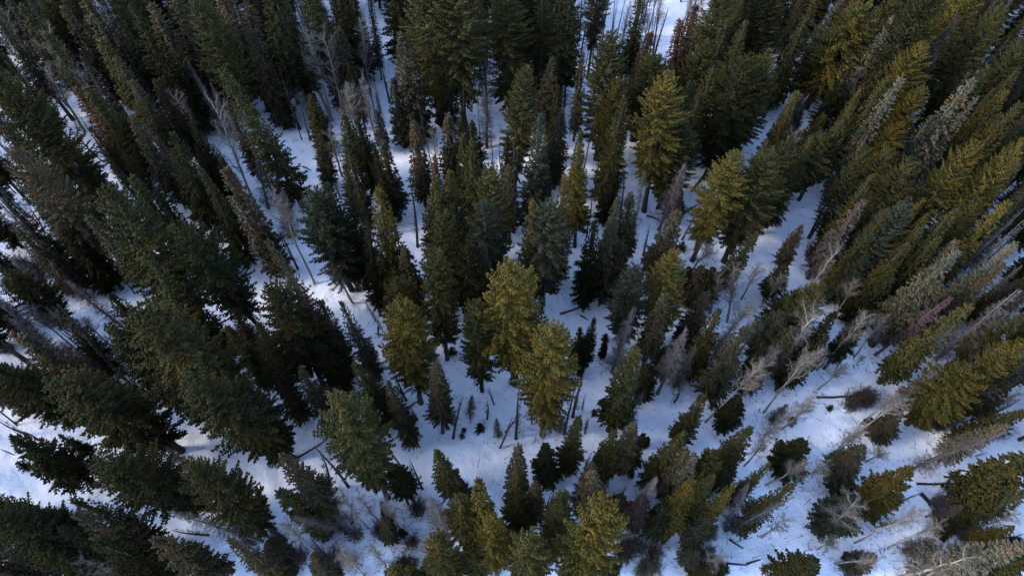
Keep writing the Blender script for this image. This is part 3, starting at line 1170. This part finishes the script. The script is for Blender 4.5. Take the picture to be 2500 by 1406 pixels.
def inside(poly, x, y):
    c = False; n = len(poly)
    for i in range(n):
        x1, y1 = poly[i]; x2, y2 = poly[(i + 1) % n]
        if (y1 > y) != (y2 > y) and x < (x2 - x1) * (y - y1) / (y2 - y1) + x1: c = not c
    return c
fr = random.Random(11)
def blocked(G, h, R, frac0=.12):
    for f in (frac0, .35, .6, .85, 1.0):
        px, py, dp = project((G[0], G[1], h * f)); rr = R * F / dp * (1 - f * .8)
        for dx in (-rr, rr):
            for poly in OPEN:
                if inside(poly, px + dx * .7, py): return True
    return False
def silhouette(t):
    # crown of a surveyed tree as points with radii, in photograph pixels
    out = []
    f0 = {'A': .5, 'P': .1, 'D': .2}.get(t['k'], .3)
    for f in (f0, .5 * (f0 + 1), .8, 1.0):
        px, py, dp = project((t['G'][0] + t['lean'][0] * f, t['G'][1] + t['lean'][1] * f, t['h'] * f))
        out.append((px, py, max(5, (t['R'] or .3) * F / dp * (1.05 - f * .6))))
    return out
for t in trees: t['sil'] = silhouette(t)
def covers(G, h, R, k):
    g = math.hypot(G[0], G[1])
    pts = []
    for f in (.3, .5, .7, .9, 1.0):
        px, py, dp = project((G[0], G[1], h * f)); pts.append((px, py, R * F / dp * (1.05 - f * .8)))
    for t in trees:
        if t.get('fill') or math.hypot(t['G'][0], t['G'][1]) < g: continue
        lim = .9 if t['k'] in 'AD' else .5
        for (a, b, r) in t['sil']:
            for (x, y, q) in pts:
                if (x - a) ** 2 + (y - b) ** 2 < (lim * (r + (q if t['k'] in 'AD' else 0))) ** 2: return True
    return False
def crowd(G, R):
    for t in trees:
        d = math.hypot(t['G'][0] - G[0], t['G'][1] - G[1])
        if d < ((t['R'] or .3) * .55 + R * .55 + .25): return True
    return False
count = {'N': 0, 'S': 0, 'F': 0, 'P': 0, 'D': 0, 'A': 0}
def zone_weight(px, py):
    if py < -160 or px < -30 or px > 2540: return .8
    if py > 1000: return 0
    if py < 430: return 1.0
    if px < 260 and py < 900: return .8
    if px > 1950 and py < 760: return .8
    if px > 2250 and py < 960: return .6
    return .12
tries = 0
while tries < 19000:
    tries += 1
    px = fr.uniform(-260, 2760); py = fr.uniform(-380, 1400)
    if tries > 14000: py = fr.uniform(-330, 40)
    if tries == 14000: count = {'N': 160, 'S': 20, 'F': 0, 'P': 120, 'D': 25, 'A': 15}
    if fr.random() > zone_weight(px, py): continue
    r = fr.random()
    polezone = 1390 < px < 1790 and py < 130
    if polezone: k = 'P' if r < .5 else ('A' if r < .8 else 'D')
    else: k = 'N' if r < .40 else 'S' if r < .50 else 'F' if r < .55 else 'P' if r < .85 else 'D' if r < .93 else 'A'
    if px > 1950 and k in 'PA' and fr.random() < .6: k = 'N'
    lim = {'N': 190, 'S': 75, 'F': 60, 'P': 190, 'D': 50, 'A': 30}[k]
    if count[k] >= lim: continue
    h = {'N': fr.uniform(12, 18), 'S': fr.uniform(9, 16), 'F': fr.uniform(13, 18), 'P': fr.uniform(8, 15), 'D': fr.uniform(9, 15), 'A': fr.uniform(11, 15)}[k]
    R = {'N': fr.uniform(.9, 1.35), 'S': fr.uniform(1.3, 1.9), 'F': fr.uniform(1.8, 2.4), 'P': .3, 'D': fr.uniform(.7, 1.1), 'A': 1.3}[k]
    P = at_height(px, py, h * .9); G = np.array([P[0], P[1], 0.])
    if sum(q['k'] == k for q in trees) >= 297: continue
    seen = [project((G[0], G[1], h * f)) for f in (0, .4, .7, 1)]
    if not any(-12 < q[0] < 2512 and -12 < q[1] < 1418 for q in seen): continue      # the photograph shows nothing of it
    if k != 'P' and blocked(G, h, R): continue
    if k == 'P':
        if blocked(G, h, .3, .3) and fr.random() < .75: continue
    if crowd(G, R if k != 'P' else .15): continue
    if k != 'P' and covers(G, h, R, k): continue
    warm = px > 1500
    c = {'N': fr.choice('ootkkoy' if warm else 'kkkogk'), 'S': fr.choice('oogky' if warm else 'ogkg'), 'F': fr.choice('oyo' if warm else 'og'),
         'P': fr.choice('kks'), 'D': fr.choice('sspw'), 'A': 't'}[k]
    count[k] += 1
    lean = np.array([fr.gauss(0, .25), fr.gauss(0, .25)]) * (2.5 if k == 'P' else 1)
    trees.append(dict(k=k, G=G, h=h, lean=lean, R=R, c=c, px=px, py=py, fill=True))

# ------------------------------------------------------------------ the snow-covered ground
def ground_z(x, y):
    m = .10 * np.sin(x * 1.1 + 2 * np.sin(y * .7)) * np.sin(y * 1.3 + 2 * np.sin(x * .5)) + .05 * np.sin(x * 2.1 + 1.5 * np.sin(y * 1.1)) * np.sin(y * 2.4 + x * .3)
    return m + (.22 * np.sin(x * .11 + 1.3) * np.sin(y * .09 + .4) + .10 * np.sin(x * .31 + y * .17) + .07 * np.sin(x * .13 - y * .47 + 2)
            + .05 * np.sin(x * .71 + 1) * np.sin(y * .83) + .03 * np.sin(x * 1.7 + y * .6) * np.sin(y * 1.9 - x * .4)) - .15
def build_ground():
    xs = np.concatenate([np.linspace(-1500, -125, 24)[:-1], np.arange(-125, 125.01, .5), np.linspace(125, 1500, 24)[1:]])
    ys = np.concatenate([np.linspace(-1200, -25, 20)[:-1], np.arange(-25, 150.01, .5), np.linspace(150, 2600, 30)[1:]])
    X, Y = np.meshgrid(xs, ys); Z = ground_z(X, Y)
    # wells in the snow round the trunks, and low drifts beside them
    ix0 = np.searchsorted(xs, -125); iy0 = np.searchsorted(ys, -25)
    for t in trees:
        gx, gy = t['G'][:2]; R = (t['R'] or .4) * .7 + .5
        i = int(ix0 + (gx + 125) / .5); j = int(iy0 + (gy + 25) / .5); n = int(R * 2 / .5) + 2
        if i < n or j < n or i > len(xs) - n or j > len(ys) - n: continue
        sl = (slice(j - n, j + n + 1), slice(i - n, i + n + 1))
        d2 = (X[sl] - gx) ** 2 + (Y[sl] - gy) ** 2
        Z[sl] -= (.22 if t['k'] in 'FSN' else .08) * np.exp(-d2 / (R * R * .5))
    V = np.stack([X.ravel(), Y.ravel(), Z.ravel()], 1); nx = len(xs); ny = len(ys)
    idx = np.arange(nx * ny).reshape(ny, nx)
    Fc = np.stack([idx[:-1, :-1].ravel(), idx[:-1, 1:].ravel(), idx[1:, 1:].ravel(), idx[1:, :-1].ravel()], 1)
    me = mesh_np("ground", V, Fc, M_SNOW, smooth=True)
    o = bpy.data.objects.new("ground", me); col.objects.link(o); o["kind"] = "structure"; o["label"] = "snow-covered forest floor"
build_ground()

# ------------------------------------------------------------------ planting
NAME = {'F': 'fir_tree', 'S': 'spruce_tree', 'N': 'slender_spruce', 'D': 'dead_spruce', 'P': 'dead_pole', 'A': 'aspen_tree', 'C': 'conifer_sapling', 'B': 'bare_shrub', 'L': 'fallen_log'}
CAT = {'F': 'fir tree', 'S': 'spruce tree', 'N': 'slender spruce', 'D': 'dead tree', 'P': 'dead trunk', 'A': 'aspen', 'C': 'sapling', 'B': 'shrub', 'L': 'log'}
GROUP = {'F': 'broad firs of the forest', 'S': 'cone-shaped spruces of the forest', 'N': 'narrow spire-like spruces of the forest', 'D': 'dead spruces with bare fine branches',
         'P': 'bare dark trunks standing in the snow', 'A': 'leafless aspens', 'C': 'small conifers on the open snow', 'B': 'leafless shrubs', 'L': 'fallen logs on the snow'}
placed = []
def register(root, k, c, h, R, p, mid): 
    root["category"] = CAT[k]; root["group"] = GROUP[k]
    mx, my, _ = project(mid)
    placed.append(dict(o=root, k=k, c=c, h=h, R=R or .2, x=mx, y=my, p=p))
def vary(c, a=.16):
    f = 1 + fr.uniform(-a, a); g = fr.uniform(-.05, .05)
    return (c[0] * f * (1 + g), c[1] * f, c[2] * f * (1 - g), 1)
def plant(k, G, h, R, lean, c):
    lib = LIB[k]; h0, R0, parts = lib[fr.randrange(len(lib))]
    z = float(ground_z(G[0], G[1])) - .12
    root = bpy.data.objects.new(NAME[k], None); root.empty_display_size = .5; col.objects.link(root)
    root.location = (G[0], G[1], z)
    sz = (h - z) / h0
    sxy = (R / R0) if R else (.75 + .5 * fr.random()) * (h / h0) ** .5
    lo, hi = (.45, 1.7) if k != 'A' else (.35, 1.5)
    if k == 'A': sxy = max(sxy, .6)
    sxy = min(max(sxy, lo * sz), hi * sz * 1.25)
    rot = fr.uniform(0, 6.283)
    # the lean shears nothing: it turns the whole tree about its foot
    ax = Vector((lean[0], lean[1], h)).normalized(); q = Vector((0, 0, 1)).rotation_difference(ax)
    root.rotation_mode = 'QUATERNION'; root.rotation_quaternion = q @ Matrix.Rotation(rot, 4, 'Z').to_quaternion()
    root.scale = (sxy, sxy, sz)
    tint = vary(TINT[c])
    for n, me in parts.items():
        o = bpy.data.objects.new(n, me); col.objects.link(o); o.parent = root
        if n == 'trunk' and k in 'FSNDP':
            f = min(max(sz / sxy, .6), 1.5) if False else 1
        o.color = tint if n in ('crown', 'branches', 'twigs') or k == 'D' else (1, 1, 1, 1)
    return root
for t in trees:
    root = plant(t['k'], t['G'], t['h'], t['R'], t['lean'], t['c'])
    f = .6
    register(root, t['k'], t['c'], t['h'], t['R'], t['G'], (t['G'][0] + t['lean'][0] * f, t['G'][1] + t['lean'][1] * f, t['h'] * f))
for it in items:
    if it['k'] == 'C':
        G = at_height(it['x'], it['y'], .6); _, _, dp = project(G); R = it['w'] * dp / F / 2
        h = R * 2.3; root = plant('C', G, h, R, np.zeros(2), it['c']); register(root, 'C', it['c'], h, R, G, (G[0], G[1], h * .5))
    elif it['k'] == 'B':
        G = at_height(it['x'], it['y'], .7); root = plant('B', G, 2.0 + fr.uniform(-.3, .5), 1.5 + fr.uniform(-.2, .5), np.zeros(2), it['c']); 
        register(root, 'B', it['c'], 2, 1.5, G, (G[0], G[1], 1))
    elif it['k'] == 'L':
        a = at_height(it['x'], it['y'], .15); b = at_height(*it['b'], .15); L = np.linalg.norm(b - a)
        n = 8; s = np.linspace(0, 1, n); side = np.array([-(b - a)[1], (b - a)[0], 0]) / L
        pts = s[:, None] * (b - a) + np.sin(s * 3 + fr.uniform(0, 3))[:, None] * side * .05 * fr.uniform(.5, 2)
        for i in range(n): pts[i, 2] = float(ground_z(a[0] + pts[i, 0], a[1] + pts[i, 1])) + .04
        root = bpy.data.objects.new('fallen_log', None); root.location = (a[0], a[1], 0); col.objects.link(root)
        r0 = .12 + min(L, 14) * .006
        me = tube_mesh('trunk', [(pts, np.linspace(r0, r0 * .45, n), 8)], M_CHAR)
        o = bpy.data.objects.new('trunk', me); col.objects.link(o); o.parent = root
        P0 = []; P1 = []
        for j in range(int(L * 2.2)):
            q = pts[0] + (pts[-1] - pts[0]) * fr.uniform(.2, 1); d = np.array([fr.gauss(0, 1), fr.gauss(0, 1), abs(fr.gauss(.3, .5))]); d /= np.linalg.norm(d)
            P0.append(q); P1.append(q + d * fr.uniform(.25, .9) * (.5 + L / 16))
        if P0:
            V, Fc = prisms(np.array(P0), np.array(P1), np.full(len(P0), .022), np.full(len(P0), .009))
            bm_ = mesh_np('branch_stubs', V, Fc, M_CHAR); o = bpy.data.objects.new('branch_stubs', bm_); col.objects.link(o); o.parent = root
        register(root, 'L', 'k', L, .2, a, (a + b) / 2)

# ------------------------------------------------------------------ the forest that goes on outside the surveyed ground
def belt():
    protos = []
    for k, h, R, nb in (('N', 17, 1.5, 90), ('S', 18, 2.3, 80), ('F', 21, 3.0, 80)):
        me = crown_mesh(k, h, R, 2.5, nb, .5, 900 + nb + int(h)); n = len(me.vertices)
        V = np.empty(n * 3, np.float32); me.vertices.foreach_get('co', V); f = np.empty(len(me.loops), np.int32); me.loops.foreach_get('vertex_index', f)
        T = np.empty(n * 4, np.float32); me.color_attributes['tone'].data.foreach_get('color', T)
        protos.append((V.reshape(-1, 3), f.reshape(-1, 3), T.reshape(-1, 4))); bpy.data.meshes.remove(me)
    VV = []; FF = []; TT = []; off = 0; tr = []; n = 0; spots = []
    for _ in range(9000):
        x = fr.uniform(-165, 125); y = fr.uniform(-40, 165); h = fr.uniform(13, 22)
        a = project((x, y, 0)); b = project((x, y, h))
        bad = any(-45 < q[0] < 2545 and -45 < q[1] < 1480 for q in (a, b, project((x, y, h * .5)))) or a[2] < 5 or b[2] < 5
        if a[1] > 1450 and 0 < b[0] < 2500 and b[1] < 1480: bad = True
        if bad or (-200 < a[0] < 2700 and a[1] > 1300): continue
        if any((x - s[0]) ** 2 + (y - s[1]) ** 2 < 13 for s in spots): continue
        if any((x - s['G'][0]) ** 2 + (y - s['G'][1]) ** 2 < 9 for s in trees): continue
        spots.append((x, y)); n += 1
        V, Fc, T = protos[fr.choice((0, 0, 1, 2))]; s = h / 18; c = fr.uniform(0, 6.28); R = np.array([[math.cos(c), -math.sin(c), 0], [math.sin(c), math.cos(c), 0], [0, 0, 1]])
        VV.append(V @ R.T * s + np.array([x, y, float(ground_z(x, y))])); FF.append(Fc + off); off += len(V)
        T = T.copy(); tint = TINT[fr.choice('gokk')]; T[:, :3] *= np.array(tint); TT.append(T)
        tr.append((np.array([[x, y, -.5], [x, y, h * .7]]), np.array([.25, .08]), 5))
    o = bpy.data.objects.new('surrounding_forest', mesh_np('surrounding_forest', np.vstack(VV), np.vstack(FF), M_FOL, np.vstack(TT)))
    col.objects.link(o); o['kind'] = 'stuff'; o['label'] = 'conifer forest going on outside the picture'; o['category'] = 'forest'
    q = bpy.data.objects.new('trunks', tube_mesh('trunks', tr, M_BARK)); col.objects.link(q); q.parent = o; q['kind'] = 'stuff'
belt()
def litter():
    # needles, cones and broken twigs lying on the snow, thickest under the trees
    r_ = np.random.default_rng(5); P0 = []; P1 = []
    for t in trees:
        if t['k'] in 'FSNDA' and not t.get('fill'):
            for _ in range(13):
                a = r_.uniform(0, 6.28); d = abs(r_.normal(0, 1)) * ((t['R'] or 1) * 1.1 + .6) + .3
                x = t['G'][0] + math.cos(a) * d; y = t['G'][1] + math.sin(a) * d; b = r_.uniform(0, 6.28); L = r_.uniform(.12, .5) * r_.choice([1, 1, 1, 2.4]) 
                z = float(ground_z(x, y)) + .02; P0.append((x, y, z)); P1.append((x + math.cos(b) * L, y + math.sin(b) * L, z + r_.uniform(0, .08)))
    V, Fc = prisms(np.array(P0), np.array(P1), np.full(len(P0), .035), np.full(len(P0), .015))
    o = bpy.data.objects.new('twig_litter', mesh_np('twig_litter', V, Fc, M_CHAR)); col.objects.link(o); o['kind'] = 'stuff'; o['label'] = 'dark twigs and needle litter scattered on the snow'; o['category'] = 'litter'
litter()

# ------------------------------------------------------------------ labels: look first, then the place it stands
SIZE = lambda p: ('tall' if p['h'] > 20 else 'short' if p['h'] < 9 else 'mid-height')
def shape(p):
    k = p['k']; s = SIZE(p)
    if k == 'F': return s, f"{'very broad' if p['R'] > 3 else 'broad' if p['R'] > 2 else 'compact'} {WORD[p['c']]} fir"
    if k == 'S': return s, f"{'wide' if p['R'] > 1.9 else 'medium-wide' if p['R'] > 1.3 else 'slim'} {WORD[p['c']]} spruce"
    if k == 'N': return s, f"narrow {WORD[p['c']]} spire-shaped spruce"
    if k == 'D': return s, f"bare-branched {WORD[p['c']]} dead spruce"
    if k == 'P': return s, f"bare {'grey' if p['c'] == 's' else 'dark'} standing trunk"
    if k == 'A': return s, "leafless pale aspen"
    if k == 'C': return '', f"tiny {WORD[p['c']]} conifer on snow"
    if k == 'B': return '', f"leafless {'tan' if p['c'] == 't' else 'reddish' if p['c'] == 'r' else 'pinkish grey' if p['c'] == 'p' else 'brown'} shrub"
    return ('long' if p['h'] > 8 else 'short'), "fallen dark log on snow"
ROWS = ['at the top', 'in the upper part', 'in the middle', 'in the lower part', 'at the bottom', 'beyond the top edge', 'beyond the side edge']
COLS = ['far left', 'left', 'inner left', 'left of centre', 'right of centre', 'inner right', 'right', 'far right']
def cell(p):
    if p.get('off'): return (5 if p['y'] < 0 else 6, min(7, max(0, int(p['x'] / 2500 * 8))))
    return (min(4, max(0, int(p['y'] / 1406 * 5))), min(7, max(0, int(p['x'] / 2500 * 8))))
NUM = ['', 'first', 'second', 'third', 'fourth', 'fifth', 'sixth', 'seventh', 'eighth', 'ninth', 'tenth', 'eleventh', 'twelfth', 'thirteenth', 'fourteenth', 'fifteenth', 'sixteenth', 'seventeenth', 'eighteenth', 'nineteenth', 'twentieth']
off = {}
for p in placed:
    if not (-20 < p['x'] < 2520 and -20 < p['y'] < 1426): p['off'] = True
cells = {}
for p in placed: cells.setdefault((shape(p), cell(p)), []).append(p)
for ((s, w), (r, c)), L in cells.items():
    L.sort(key=lambda p: p['x']); n = len(L)
    for i, p in enumerate(L):
        if n == 1: pos = ''
        elif i == 0: pos = 'leftmost '
        elif i == n - 1: pos = 'rightmost '
        else: pos = (NUM[i + 1] if i < 20 else 'inner') + ' from left '
        txt = f"{s} {w}".strip()
        p['o']["label"] = f"{txt}, {pos}{ROWS[r]}, {COLS[c]}" if not pos else f"{txt}, {pos}{ROWS[r]}, {COLS[c]}"
from collections import Counter
print("PLACED", Counter(p['k'] for p in placed), "fill", count)
print("HEIGHTS", {k: (round(min(p['h'] for p in placed if p['k'] == k), 1), round(max(p['h'] for p in placed if p['k'] == k), 1)) for k in 'FSNDPA'})
